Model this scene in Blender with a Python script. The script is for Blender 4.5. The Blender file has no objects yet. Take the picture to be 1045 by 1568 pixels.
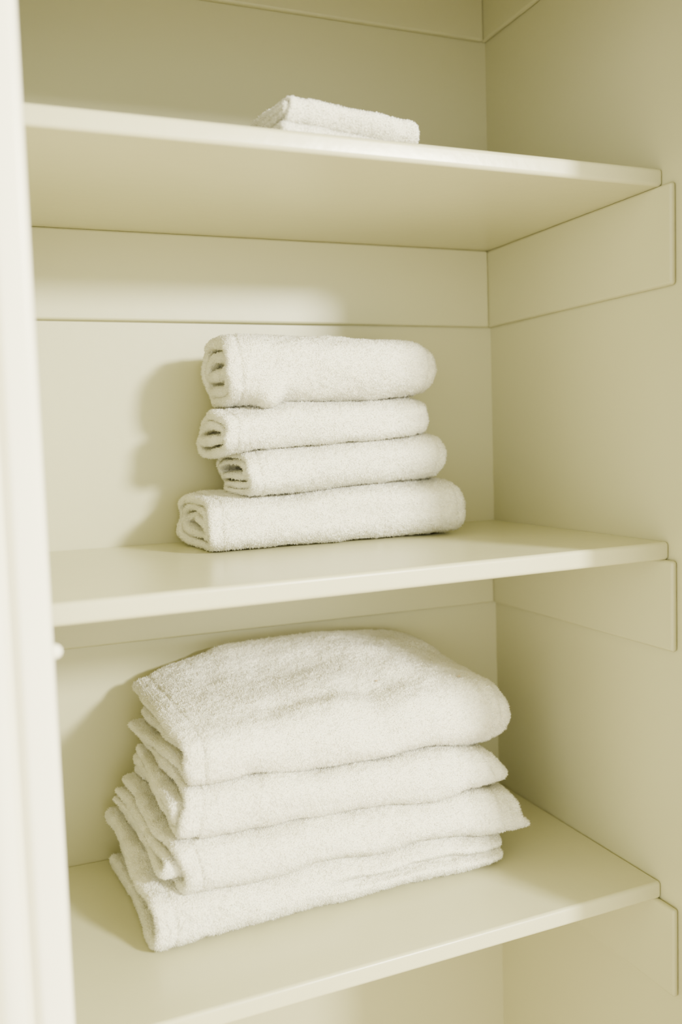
import bpy, math, random, bmesh
import numpy as np
from mathutils import Matrix, Vector, noise
from mathutils.bvhtree import BVHTree

CZ = 1.5335
scene = bpy.context.scene

# ---------------------------------------------------------------- materials
def nodes_of(m):
    m.use_nodes = True
    nt = m.node_tree
    return nt, nt.nodes, nt.links, nt.nodes['Principled BSDF']

def paint_mat(name, col, rough=0.4, bump=0.15, spec=0.5):
    m = bpy.data.materials.new(name)
    nt, N, L, b = nodes_of(m)
    tc = N.new('ShaderNodeTexCoord')
    n1 = N.new('ShaderNodeTexNoise'); n1.inputs['Scale'].default_value = 5.0; n1.inputs['Detail'].default_value = 4
    mp = N.new('ShaderNodeMapping'); mp.inputs['Scale'].default_value = (1, 1, 3)
    L.new(tc.outputs['Object'], mp.inputs['Vector']); L.new(mp.outputs['Vector'], n1.inputs['Vector'])
    mix = N.new('ShaderNodeMix'); mix.data_type = 'RGBA'
    mix.inputs[6].default_value = (*[c*0.97 for c in col], 1)
    mix.inputs[7].default_value = (*col, 1)
    L.new(n1.outputs['Fac'], mix.inputs[0]); L.new(mix.outputs[2], b.inputs['Base Color'])
    b.inputs['Roughness'].default_value = rough
    b.inputs['Specular IOR Level'].default_value = spec
    n2 = N.new('ShaderNodeTexNoise'); n2.inputs['Scale'].default_value = 60.0; n2.inputs['Detail'].default_value = 3
    L.new(tc.outputs['Object'], n2.inputs['Vector'])
    bp = N.new('ShaderNodeBump'); bp.inputs['Strength'].default_value = bump; bp.inputs['Distance'].default_value = 0.002
    L.new(n2.outputs['Fac'], bp.inputs['Height']); L.new(bp.outputs['Normal'], b.inputs['Normal'])
    return m

def towel_mat(name, c0, c1):
    m = bpy.data.materials.new(name)
    nt, N, L, b = nodes_of(m)
    tc = N.new('ShaderNodeTexCoord')
    n1 = N.new('ShaderNodeTexNoise'); n1.inputs['Scale'].default_value = 260.0; n1.inputs['Detail'].default_value = 3
    L.new(tc.outputs['Object'], n1.inputs['Vector'])
    mix = N.new('ShaderNodeMix'); mix.data_type = 'RGBA'
    mix.inputs[6].default_value = (*c0, 1)
    mix.inputs[7].default_value = (*c1, 1)
    L.new(n1.outputs['Fac'], mix.inputs[0]); L.new(mix.outputs[2], b.inputs['Base Color'])
    b.inputs['Roughness'].default_value = 0.95
    b.inputs['Specular IOR Level'].default_value = 0.1
    return m

M_WALL = paint_mat('cream_wall_paint', (0.50, 0.488, 0.303), 0.42, 0.12)
M_SHELF = paint_mat('cream_gloss_shelf_paint', (0.57, 0.558, 0.368), 0.27, 0.12)
M_TRIM = paint_mat('white_trim_paint', (0.94, 0.925, 0.79), 0.3, 0.05)
M_FLOOR = paint_mat('pale_wood_floor', (0.55, 0.45, 0.30), 0.45, 0.1)
M_TOWEL = towel_mat('white_towel_ground_weave', (0.72, 0.70, 0.57), (0.84, 0.825, 0.70))
M_PILE = towel_mat('white_terry_loops', (0.90, 0.885, 0.765), (0.98, 0.97, 0.865))
M_LINT = towel_mat('brown_lint', (0.35, 0.26, 0.14), (0.45, 0.36, 0.2))

# ---------------------------------------------------------------- helpers
def obj_from(name, verts, faces, mat, smooth=False, bevel=0.0, seg=3):
    me = bpy.data.meshes.new(name)
    me.from_pydata([tuple(v) for v in verts], [], faces)
    me.validate(); me.update()
    o = bpy.data.objects.new(name, me)
    scene.collection.objects.link(o)
    me.materials.append(mat)
    bm = bmesh.new(); bm.from_mesh(me)
    bmesh.ops.recalc_face_normals(bm, faces=bm.faces)
    bm.to_mesh(me); bm.free()
    if smooth:
        for p in me.polygons: p.use_smooth = True
    if bevel:
        md = o.modifiers.new('bevel', 'BEVEL'); md.width = bevel; md.segments = seg
        md.limit_method = 'ANGLE'; md.angle_limit = math.radians(40)
        for p in me.polygons: p.use_smooth = True
        wn = o.modifiers.new('wn', 'WEIGHTED_NORMAL'); wn.keep_sharp = True
    return o

def prism(name, poly, z0, z1, mat, bevel=0.0, seg=3):
    n = len(poly)
    vs = [(x, y, z0+CZ) for x, y in poly] + [(x, y, z1+CZ) for x, y in poly]
    fs = [tuple(range(n))[::-1], tuple(range(n, 2*n))]
    for i in range(n):
        j = (i+1) % n
        fs.append((i, j, n+j, n+i))
    return obj_from(name, vs, fs, mat, bevel=bevel, seg=seg)

def box(name, x0, x1, y0, y1, z0, z1, mat, bevel=0.0, seg=3):
    return prism(name, [(x0, y0), (x1, y0), (x1, y1), (x0, y1)], z0, z1, mat, bevel, seg)

FL = -CZ
XR, YB, XL = 0.769, 1.25, 0.030
HD = 0.50
# ---------------------------------------------------------------- shell
box('floor', -1.6, 3.0, -3.0, 1.35, FL-0.05, FL, M_FLOOR)
box('ceiling', -1.6, 3.0, -3.0, 1.35, 1.12, 1.17, M_WALL)
box('wall_back', XL-0.10, XR+0.10, YB, YB+0.10, FL, 1.12, M_WALL)
box('wall_right', XR, XR+0.10, 0.76, YB, FL, 1.12, M_WALL)
box('wall_left', XL-0.10, XL, 0.76, YB, FL, 1.12, M_WALL)
fw = [box('wall_front_part_1', -1.6, XL, 0.70, 0.76, FL, 1.12, M_WALL),
      box('wall_front_part_2', 0.715, 3.0, 0.70, 0.76, FL, 1.12, M_WALL),
      box('wall_front_part_3', XL, 0.715, 0.70, 0.76, HD, 1.12, M_WALL)]
bpy.ops.object.select_all(action='DESELECT')
for o in fw: o.select_set(True)
bpy.context.view_layer.objects.active = fw[0]
bpy.ops.object.join(); fw[0].name = 'wall_front'

cas = [(XL, 0.78), (0.0540, 0.78), (0.0540, 0.7015), (0.0530, 0.692), (0.0505, 0.6885), (0.047, 0.6870), (0.0335, 0.6870), (0.0305, 0.689),
       (0.0290, 0.6975), (0.0250, 0.6985), (0.0225, 0.6975), (0.0215, 0.690), (0.018, 0.6865), (0.011, 0.6855), (0.006, 0.688), (0.003, 0.6965),
       (-0.001, 0.6975), (-0.006, 0.690), (-0.022, 0.687), (-0.032, 0.688), (-0.034, 0.6995), (XL, 0.6995)]
c = prism('trim_1', cas, FL, HD, M_TRIM, bevel=0.0008, seg=2)
casr = [(0.7145-0.002, 0.76), (0.7125, 0.695), (0.716, 0.6925), (0.735, 0.6925), (0.74, 0.697), (0.75, 0.69), (0.79, 0.69), (0.792, 0.6995), (0.7148, 0.6995), (0.7148, 0.76)]
prism('trim_2', casr, FL, HD, M_TRIM, bevel=0.001, seg=2)
box('trim_3', -0.034, 0.792, 0.69, 0.6995, HD+.0005, HD+.08, M_TRIM, bevel=0.003)
bm = bmesh.new()
bmesh.ops.create_uvsphere(bm, u_segments=24, v_segments=16, radius=1.0)
me = bpy.data.meshes.new('latch_bumper'); bm.to_mesh(me); bm.free()
lb = bpy.data.objects.new('latch_bumper', me); scene.collection.objects.link(lb)
lb.scale = (0.006, 0.005, 0.0055); lb.location = (0.0545, 0.706, -0.150+CZ)
me.materials.append(M_TRIM)
for p in me.polygons: p.use_smooth = True
lb.parent = c
# ---------------------------------------------------------------- shelves + cleats
def shelf(name, z, yl, yr, th=0.0215):
    poly = [(XL, yl), (0.20, yl+(yr-yl)*0.22), (0.5, yl+(yr-yl)*0.62), (XR, yr), (XR, YB), (XL, YB)]
    return prism(name, poly, z-th, z, M_SHELF, bevel=0.0045, seg=4)
shelf('closet_shelf', -0.5575, 0.858, 0.876)
shelf('closet_shelf', -0.1335, 0.826, 0.860)
shelf('closet_shelf', 0.2995, 0.862, 0.868, 0.0205)
shelf('closet_shelf', 0.80, 0.862, 0.868)
CT = 0.0080
k = 4
for zt, zb in ((0.7785, 0.5875), (0.279, 0.1638), (-0.155, -0.2635), (-0.579, -0.690)):
    box('trim_%d' % k, XL, XR-CT, YB-CT-.002, YB, zb, zt, M_WALL, bevel=0.0035); k += 1
    box('trim_%d' % k, XR-CT, XR, 0.846, YB, zb, zt, M_WALL, bevel=0.006, seg=5); k += 1
# ---------------------------------------------------------------- towels
def catmull(pts, n):
    pts = [np.array(p, float) for p in pts]
    P = [2*pts[0]-pts[1]] + pts + [2*pts[-1]-pts[-2]]
    out = []
    m = len(pts)-1
    for i in range(n):
        t = i/(n-1)*m
        j = min(int(t), m-1); f = t-j
        a, b, c, d = P[j], P[j+1], P[j+2], P[j+3]
        out.append(0.5*((2*b)+(-a+c)*f+(2*a-5*b+4*c-d)*f*f+(-a+3*b-3*c+d)*f**3))
    return np.array(out)

def resample(path, step):
    d = np.r_[0, np.cumsum(np.linalg.norm(np.diff(path, axis=0), axis=1))]
    n = max(8, int(d[-1]/step))
    t = np.linspace(0, d[-1], n)
    return np.c_[np.interp(t, d, path[:, 0]), np.interp(t, d, path[:, 1])]

def spiral(D, H, pitch, turns, start=0.0, nexp=2.8, cw=1):
    out = []
    N = 500
    for i in range(N):
        s = i/(N-1)*turns
        q = max(0.0, s-0.55) + 0.35*min(s, 0.55)
        a = D/2-pitch*q-pitch*0.5; b = H/2-pitch*q-pitch*0.5
        b = max(b, 0.0022); a = max(a, 0.01)
        th = 2*math.pi*(start+s)*cw
        cx, sy = math.cos(th), math.sin(th)
        out.append((D/2+a*math.copysign(abs(cx)**(2/nexp), cx), H/2+b*math.copysign(abs(sy)**(2/nexp), sy)))
    out = np.array(out)
    lo, hi = out[:, 1].min(), out[:, 1].max()
    out[:, 1] = pitch*0.45+(out[:, 1]-lo)/(hi-lo)*(H-pitch*0.9)
    lo = out[:, 0].min(); out[:, 0] += pitch*0.45-lo
    return resample(out, 0.0022)

def ushape(D, H, t, j, top_len=1.0, bot_len=1.0):
    r = H/2-(j+0.5)*t
    y0 = (j+0.5)*t
    zt, zb = H/2+r, H/2-r
    pts = [(D*top_len, zt)]
    for f in (0.8, 0.5, 0.3): pts.append((D*top_len*f+y0*(1-f), zt))
    for q in range(0, 13):
        a = math.pi/2+math.pi*q/12
        ca, sa = math.cos(a), math.sin(a)
        n = 2.5
        pts.append((y0+min(r, 0.03)+min(r, 0.03)*math.copysign(abs(ca)**(2/n), ca), H/2+r*math.copysign(abs(sa)**(2/n), sa)))
    for f in (0.3, 0.5, 0.8): pts.append((D*bot_len*f+y0*(1-f), zb))
    pts.append((D*bot_len, zb))
    return resample(catmull(pts, 400), 0.0024)

def ribbon(path, th, xl, xr, D, H, mapf, xstep=0.0024, seed=0, hem=0.016, rag=0.009, rfy=28, rfz=28):
    n = len(path)
    tan = np.gradient(path, axis=0)
    tan /= np.linalg.norm(tan, axis=1)[:, None]+1e-9
    nor = np.c_[-tan[:, 1], tan[:, 0]]
    h = th/2
    capn = 3
    loop_c = []; loop_o = []
    for i in range(n): loop_c.append(path[i]); loop_o.append(nor[i])
    for q in range(1, capn+1):
        a = math.pi*q/(capn+1)
        loop_c.append(path[-1]); loop_o.append(nor[-1]*math.cos(a)+tan[-1]*math.sin(a))
    for i in range(n-1, -1, -1): loop_c.append(path[i]); loop_o.append(-nor[i])
    for q in range(1, capn+1):
        a = math.pi*q/(capn+1)
        loop_c.append(path[0]); loop_o.append(-nor[0]*math.cos(a)-tan[0]*math.sin(a))
    C = np.array(loop_c); O = np.array(loop_o)
    nx = max(10, int((xr-xl)/xstep))
    xs = list(np.linspace(0, 1, nx))
    L = xr-xl
    e = h*0.9
    end_l = [(0.0, 0.10), (e*0.12/L, 0.5), (e*0.4/L, 0.8)]
    us = [(u, s) for u, s in end_l] + [(u, 1.0) for u in xs if u > e/L and u < 1-e/L] + [(1-u, s) for u, s in end_l[::-1]]
    rgs = [rag*noise.noise(Vector((C[kk][0]*rfy, C[kk][1]*rfz, seed*7.1))) for kk in range(len(C))]
    V = []
    for (u, s) in us:
        dx = u*L
        w = 1.0
        if hem:
            for dd in (dx-hem, L-dx-hem):
                w -= 0.32*math.exp(-(dd/0.0022)**2)
            if dx < hem-0.002 or L-dx < hem-0.002: w *= 0.90
        P = C+O*(h*s*w)
        fade = max(0.0, 1-dx/0.08) if u < 0.5 else -max(0.0, 1-(L-dx)/0.08)
        for kk in range(len(P)):
            y, z = P[kk]
            x = xl+dx+rgs[kk]*fade
            nz = noise.noise(Vector((x*10, C[kk][0]*22, C[kk][1]*45+seed*3.7)))
            ny = noise.noise(Vector((x*9+31, C[kk][0]*25, C[kk][1]*40+seed*1.9)))
            inner = min(1.0, max(0.0, 2.2*min(C[kk][1], H-C[kk][1])/H))
            V.append(mapf(x, y+0.0045*ny, z+0.0040*nz*inner, (x-xl)/L))
    m = len(C); R = len(us)
    F = []
    for i in range(R-1):
        for kk in range(m):
            k2 = (kk+1) % m
            F.append((i*m+kk, i*m+k2, (i+1)*m+k2, (i+1)*m+kk))
    for row, flip in ((0, False), (R-1, True)):
        b = row*m
        for i in range(n-1):
            a0, a1 = b+i, b+i+1
            c0, c1 = b+(n+capn)+(n-1-i), b+(n+capn)+(n-2-i)
            F.append((a0, a1, c1, c0) if not flip else (a0, c0, c1, a1))
        F.append(tuple([b+n-1]+[b+n+q for q in range(capn)]+[b+n+capn]))
        F.append(tuple([b+2*n+capn-1]+[b+2*n+capn+q for q in range(capn)]+[b]))
    return V, F

NPR = np.random.default_rng(7)
def make_towel(name, parts, disp=0.0045, seed=0, pile=0.0027, dens=0.95e6, dents=0.3, specks=()):
    V = []; F = []
    for v, f in parts:
        o = len(V); V += v; F += [tuple(i+o for i in ff) for ff in f]
    o = obj_from(name, V, F, M_TOWEL, smooth=True)
    for nm, size, st in (('folds', 0.05, disp), ('dents', 0.018, disp*dents), ('pile', 0.006, 0.0018)):
        tx = bpy.data.textures.new(nm, 'CLOUDS'); tx.noise_scale = size; tx.noise_depth = 2
        md = o.modifiers.new(nm, 'DISPLACE'); md.texture = tx; md.strength = st; md.mid_level = 0.5
        md.texture_coords = 'LOCAL'
    dg = bpy.context.evaluated_depsgraph_get()
    ev = o.evaluated_get(dg)
    me2 = bpy.data.meshes.new_from_object(ev)
    o.modifiers.clear()
    nv = len(me2.vertices)
    co = np.empty(nv*3); me2.vertices.foreach_get('co', co); co = co.reshape(-1, 3)
    npoly = len(me2.polygons)
    cen = np.empty(npoly*3); me2.polygons.foreach_get('center', cen); cen = cen.reshape(-1, 3)
    nrm = np.empty(npoly*3); me2.polygons.foreach_get('normal', nrm); nrm = nrm.reshape(-1, 3)
    ar = np.empty(npoly); me2.polygons.foreach_get('area', ar)
    bvh = BVHTree.FromPolygons([Vector(x) for x in co], [tuple(p.vertices) for p in me2.polygons])
    expo = np.zeros(npoly, bool)
    for i in range(npoly):
        nn = Vector(nrm[i])
        if nn.z < -0.97: continue
        h = bvh.ray_cast(Vector(cen[i])+nn*0.0008, nn, 0.005)
        if h[0] is None: expo[i] = True
    idx = np.nonzero(expo)[0]
    cnt = NPR.poisson(np.clip(ar[idx]*dens, 0, 16))
    src = np.repeat(idx, cnt)
    T = len(src)
    p = cen[src]; n_ = nrm[src]
    r = NPR.normal(size=(T, 3)); t1 = r-(r*n_).sum(1)[:, None]*n_; t1 /= np.linalg.norm(t1, axis=1)[:, None]
    t2 = np.cross(n_, t1)
    sz = np.sqrt(ar[src])
    p = p+t1*(NPR.uniform(-.6, .6, T)*sz)[:, None]+t2*(NPR.uniform(-.6, .6, T)*sz)[:, None]-n_*0.0003
    s1 = np.sin(p[:, 0]*900+2*np.sin(p[:, 2]*700))*np.sin(p[:, 2]*1000+2*np.sin(p[:, 0]*600+p[:, 1]*800))
    Lh = pile*NPR.uniform(.5, 1.1, T)*(1+0.35*s1)
    bend = NPR.normal(size=(T, 3)); bend[:, 2] -= 0.3; bend -= (bend*n_).sum(1)[:, None]*n_
    apex = p+n_*Lh[:, None]+bend*(Lh*0.45)[:, None]
    wd = NPR.uniform(.0004, .00075, T)[:, None]
    vs = np.stack([p+t1*wd, p-0.5*t1*wd+0.87*t2*wd, p-0.5*t1*wd-0.87*t2*wd, apex], 1).reshape(-1, 3)
    nl = len(me2.loops)
    lv = np.empty(nl, np.int32); me2.loops.foreach_get('vertex_index', lv)
    ls = np.empty(npoly, np.int32); me2.polygons.foreach_get('loop_start', ls)
    base = nv+4*np.arange(T)[:, None]
    tri = np.stack([base+np.array([0, 1, 3]), base+np.array([1, 2, 3]), base+np.array([2, 0, 3])], 1).reshape(-1)
    me3 = bpy.data.meshes.new(name)
    me3.vertices.add(nv+4*T); me3.vertices.foreach_set('co', np.concatenate([co, vs]).ravel())
    me3.loops.add(nl+9*T); me3.loops.foreach_set('vertex_index', np.concatenate([lv, tri]).astype(np.int32))
    me3.polygons.add(npoly+3*T)
    me3.polygons.foreach_set('loop_start', np.concatenate([ls, nl+3*np.arange(3*T)]).astype(np.int32))
    me3.polygons.foreach_set('use_smooth', np.ones(npoly+3*T, bool))
    me3.materials.append(M_TOWEL); me3.materials.append(M_PILE)
    me3.polygons.foreach_set('material_index', np.concatenate([np.zeros(npoly), np.ones(3*T)]).astype(np.int32))
    me3.update(calc_edges=True); me3.validate()
    o.data = me3
    for (sx, sy) in specks:
        h = bvh.ray_cast(Vector((sx, sy, CZ)), Vector((0, 0, -1)), 1.0)
        if h[0] is None: continue
        bm = bmesh.new(); bmesh.ops.create_icosphere(bm, subdivisions=2, radius=1.0)
        for v in bm.verts: v.co *= 1+0.3*noise.noise(v.co*2)
        ms = bpy.data.meshes.new('lint_speck'); bm.to_mesh(ms); bm.free(); ms.materials.append(M_LINT)
        so = bpy.data.objects.new('lint_speck', ms); scene.collection.objects.link(so)
        so.scale = (.0020, .0012, .0012); so.location = h[0]+h[1]*0.0024; so.parent = o
    return o

def lerp(a, b, t): return a+(b-a)*t
def sstep(a, b, x):
    t = min(1.0, max(0.0, (x-a)/(b-a))); return t*t*(3-2*t)
def bil(fl, fr, bl, br, x0, x1, y0, y1, bumps=0.0, seed=0.0):
    def f(x, y):
        u = min(1.1, max(-0.1, (x-x0)/(x1-x0))); v = min(1.1, max(-0.1, (y-y0)/(y1-y0)))
        z = lerp(lerp(fl, fr, u), lerp(bl, br, u), v)
        if bumps: z += bumps*noise.noise(Vector((x*9, y*9, seed)))
        return z
    return f

def mapper(yfront, H, zb, zt, round_r=0.03, L=0.3, yskew=0.0, endpinch=0.25, seed=0, wav=0.006, extra=None, puff=0.0006):
    def f(x, y, z, u):
        yy = yfront+yskew*u+y
        yy += wav*noise.noise(Vector((x*7, z*14, seed*3.3+5)))
        b = zb(x, yy)-puff; t = zt(x, yy)+puff
        s = z/H
        d = (1-u)*L
        if d < round_r:
            q = 1-math.sqrt(max(0.0, 1-(1-d/round_r)**2))
            s = 0.5+(s-0.5)*(1-endpinch*q)-0.05*q
            yy += 0.012*q*(1-y/0.1)
        zz = b+s*(t-b)
        if extra: x, yy, zz = extra(x, yy, zz, u, s, y)
        return (x, yy, zz+CZ)
    return f

# ---- middle shelf
X0, X1, Y0, Y1 = 0.28, 0.60, 1.07, 1.22
m0 = bil(-.1315, -.1315, -.1315, -.1315, X0, X1, Y0, Y1)
m1 = bil(-.0705, -.057, -.066, -.056, X0, X1, Y0, Y1, 0.006, 1)
m2 = bil(-.0150, .0045, -.010, .003, X0, X1, Y0, Y1, 0.006, 2)
m3 = bil(.0405, .0525, .045, .053, X0, X1, Y0, Y1, 0.006, 3)
m4 = bil(.131, .127, .133, .127, X0, X1, Y0, Y1, 0.008, 4)

def roll(xl, xr, yf, D, H, zb, zt, pitch, turns, start, cw, seed, nexp=2.8, yskew=0.0, **kw):
    p = spiral(D, H, pitch, turns, start, nexp, cw)
    mf = mapper(yf, H, zb, zt, L=xr-xl, seed=seed, yskew=yskew, **kw)
    return [ribbon(p, pitch*0.88, xl, xr, D, H, mf, seed=seed, rag=0.011, rfy=16, rfz=40)]

def droop(x, yy, zz, u, s, y):
    g = math.exp(-((x-.352)/.018)**2)*max(0.0, 1-y/0.045)*max(0.0, 1-s/0.6)
    return x, yy-0.018*g, zz-0.024*g
def sag(x, yy, zz, u, s, y):
    g = (1-sstep(0.0, 0.16, u))*sstep(0.01, 0.14, y)
    return x+0.006*g*s, yy, zz-0.013*g*(1-0.4*s)
make_towel('folded_hand_towel', roll(.268, .624, 1.070, .160, .064, m0, m1, .0105, 2.6, 0.93, 1, 11, 3.2, 0.010), seed=1)
make_towel('folded_hand_towel', roll(.316, .600, 1.070, .145, .060, m1, m2, .0105, 2.5, 0.12, -1, 12, 2.8, 0.010), seed=2)
make_towel('folded_hand_towel', roll(.288, .578, 1.072, .145, .054, m2, m3, .0115, 2.0, 0.93, 1, 13, 3.0, 0.008, extra=sag), seed=3)
make_towel('folded_hand_towel', roll(.303, .588, 1.076, .145, .084, m3, m4, .0150, 2.4, 0.12, -1, 14, 2.7, 0.008, extra=droop, round_r=.04, endpinch=.4), 0.006, seed=4)

# ---- bottom shelf
X0, X1, Y0, Y1 = 0.18, 0.62, 0.98, 1.20
b0 = bil(-.5550, -.5550, -.5550, -.5550, X0, X1, Y0, Y1)
b1 = bil(-.4975, -.517, -.476, -.500, X0, X1, Y0, Y1, 0.013, 11)
b2 = bil(-.4386, -.4617, -.422, -.446, X0, X1, Y0, Y1, 0.013, 12)
b3 = bil(-.3810, -.4050, -.366, -.392, X0, X1, Y0, Y1, 0.010, 13)
def b4(x, y):
    u = min(1.1, max(-0.1, (x-X0)/(X1-X0))); v = min(1.15, max(-0.15, (y-Y0)/(Y1-Y0)))
    fr = lerp(-.322, -.336, u)
    bk = np.interp(u, [-.1, 0, .35, .75, .95, 1.1], [-.313, -.309, -.283, -.276, -.287, -.297])
    z = lerp(fr, bk, v**0.9 if v > 0 else v)
    z += 0.013*noise.noise(Vector((x*8, y*10, 3.3)))
    z -= 0.016*math.exp(-((x-.45-(y-1.0)*0.3)/.030)**2-((y-0.99)/.06)**2)
    dd = (y-1.045)-0.16*(x-.40)
    z -= 0.006*math.exp(-(dd/.018)**2)*sstep(.24, .36, x)*(1-sstep(.46, .58, x))
    return z

def stack(xl, xr, yf, D, H, zb, zt, k, seed, yskew=0.0, xoff=None, lens=None, fill=0.90, rag=0.014, **kw):
    t = H/(2*k)
    out = []
    for j in range(k):
        tl, bl = (lens[j] if lens else (1-0.03*j, 1-0.02*j))
        p = ushape(D, H, t, j, tl, bl)
        dx0, dx1 = (xoff[j] if xoff else (0, 0))
        mf = mapper(yf, H, zb, zt, L=xr-xl, seed=seed, yskew=yskew, **kw)
        out.append(ribbon(p, t*fill, xl+dx0, xr+dx1, D, H, mf, seed=seed+j, hem=0.02, xstep=0.003, rag=rag, rfy=7, rfz=24))
    return out

def skewx(parts, amt, yf):
    return [([(x+amt*(y-yf), y, z) for x, y, z in V], F) for V, F in parts]

def ex1(x, yy, zz, u, s, y):
    g = math.exp(-((s-.52)/.11)**2)*sstep(.40, .60, u)*max(0.0, 1-y/0.03)
    f = (1-sstep(0, .12, u))*max(0.0, 1-y/0.06)
    return x-0.004*f*(1-s), yy+0.016*g-0.006*f*(1-s), zz
def ex2(x, yy, zz, u, s, y):
    e = sstep(.86, 1.0, u)
    return x+e*(0.018+0.042*(1-s)), yy-0.012*e*(1-s)+.004*math.sin(u*60)*e, zz-0.008*e*s
def ex3(x, yy, zz, u, s, y):
    e = sstep(.86, 1.0, u)
    return x+e*0.020*(1-s), yy-0.004*e*(1-s), zz
P1 = stack(.166, .624, .974, .236, .058, b0, b1, 2, 21, 0.020, [(0, 0), (.014, -.008)], extra=ex1)
make_towel('folded_bath_towel', skewx(P1, -0.07, .98), 0.007)
P2 = stack(.191, .618, .970, .225, .058, b1, b2, 2, 22, 0.022, [(0, 0), (-.010, -.01)], extra=ex2, endpinch=0.1, fill=.86)
make_towel('folded_bath_towel', skewx(P2, -0.11, .98), 0.007)
P3 = stack(.202, .618, .978, .215, .057, b2, b3, 2, 23, 0.020, [(0, 0), (-.008, -.01)], extra=ex3, endpinch=0.12, fill=.86)
make_towel('folded_bath_towel', skewx(P3, -0.05, .98), 0.007)
P4 = stack(.209, .652, .982, .220, .070, b3, b4, 2, 24, 0.028, [(0, 0), (.014, -.01)], round_r=0.06, endpinch=0.42, fill=0.82)
make_towel('folded_bath_towel', skewx(P4, -0.11, .98), 0.008, dents=0.15, specks=((.475, 1.065), (.585, 1.045)))

# ---- top shelf: folded washcloths
X0, X1, Y0, Y1 = 0.33, 0.49, 0.93, 1.05
zl = [.3010, .3285, .3610]
zr = [.3010, .3215, .3430]
for i in range(2):
    fa = bil(zl[i], zr[i], zl[i]+(.003*i), zr[i], X0, X1, Y0, Y1, 0.004*(i > 0), 31+i)
    fb = bil(zl[i+1], zr[i+1], zl[i+1]+(.003*(i+1)), zr[i+1], X0, X1, Y0, Y1, 0.004, 32+i)
    ox = (0.0, 0.002)[i]
    P = stack(.330+ox, .492-ox, .926+ox, .13, .028, fa, fb, 2, 41+i, 0.004, round_r=0.008, endpinch=.12, rag=.007)
    make_towel('folded_washcloth', P, 0.004, pile=0.0022)

# ---------------------------------------------------------------- lights
def area(name, loc, target, size, power, col, shape='DISK'):
    ld = bpy.data.lights.new(name, 'AREA'); ld.shape = shape; ld.size = size; ld.energy = power; ld.color = col
    o = bpy.data.objects.new(name, ld); scene.collection.objects.link(o)
    o.location = loc
    d = Vector(target)-Vector(loc)
    o.rotation_euler = d.to_track_quat('-Z', 'Y').to_euler()
    return o
area('ceiling_lamp_light', (1.93, -2.2, 1.0+CZ), (0.4, 1.1, CZ), 0.46, 460, (1.0, 0.957, 0.785))

w = bpy.data.worlds.new('room_ambient'); scene.world = w; w.use_nodes = True
bg = w.node_tree.nodes['Background']
bg.inputs['Color'].default_value = (1.0, 0.958, 0.735, 1); bg.inputs['Strength'].default_value = 4.8

# ---------------------------------------------------------------- camera
X = Vector((.925, -.380, -.032)); Fw = Vector((.376, .923, -.0787))
Fw.normalize(); X = (X-Fw*X.dot(Fw)).normalized(); Up = X.cross(Fw).normalized()
R = Matrix((X, Up, -Fw)).transposed()
cd = bpy.data.cameras.new('camera'); cam = bpy.data.objects.new('camera', cd); scene.collection.objects.link(cam)
cam.matrix_world = Matrix.Translation((0, 0, CZ)) @ R.to_4x4()
cd.sensor_fit = 'VERTICAL'; cd.sensor_height = 36; cd.sensor_width = 24
cd.lens = 36*1415/1568
cd.clip_start = 0.02
cd.dof.use_dof = True; cd.dof.focus_distance = 1.12; cd.dof.aperture_fstop = 2.8
scene.camera = cam
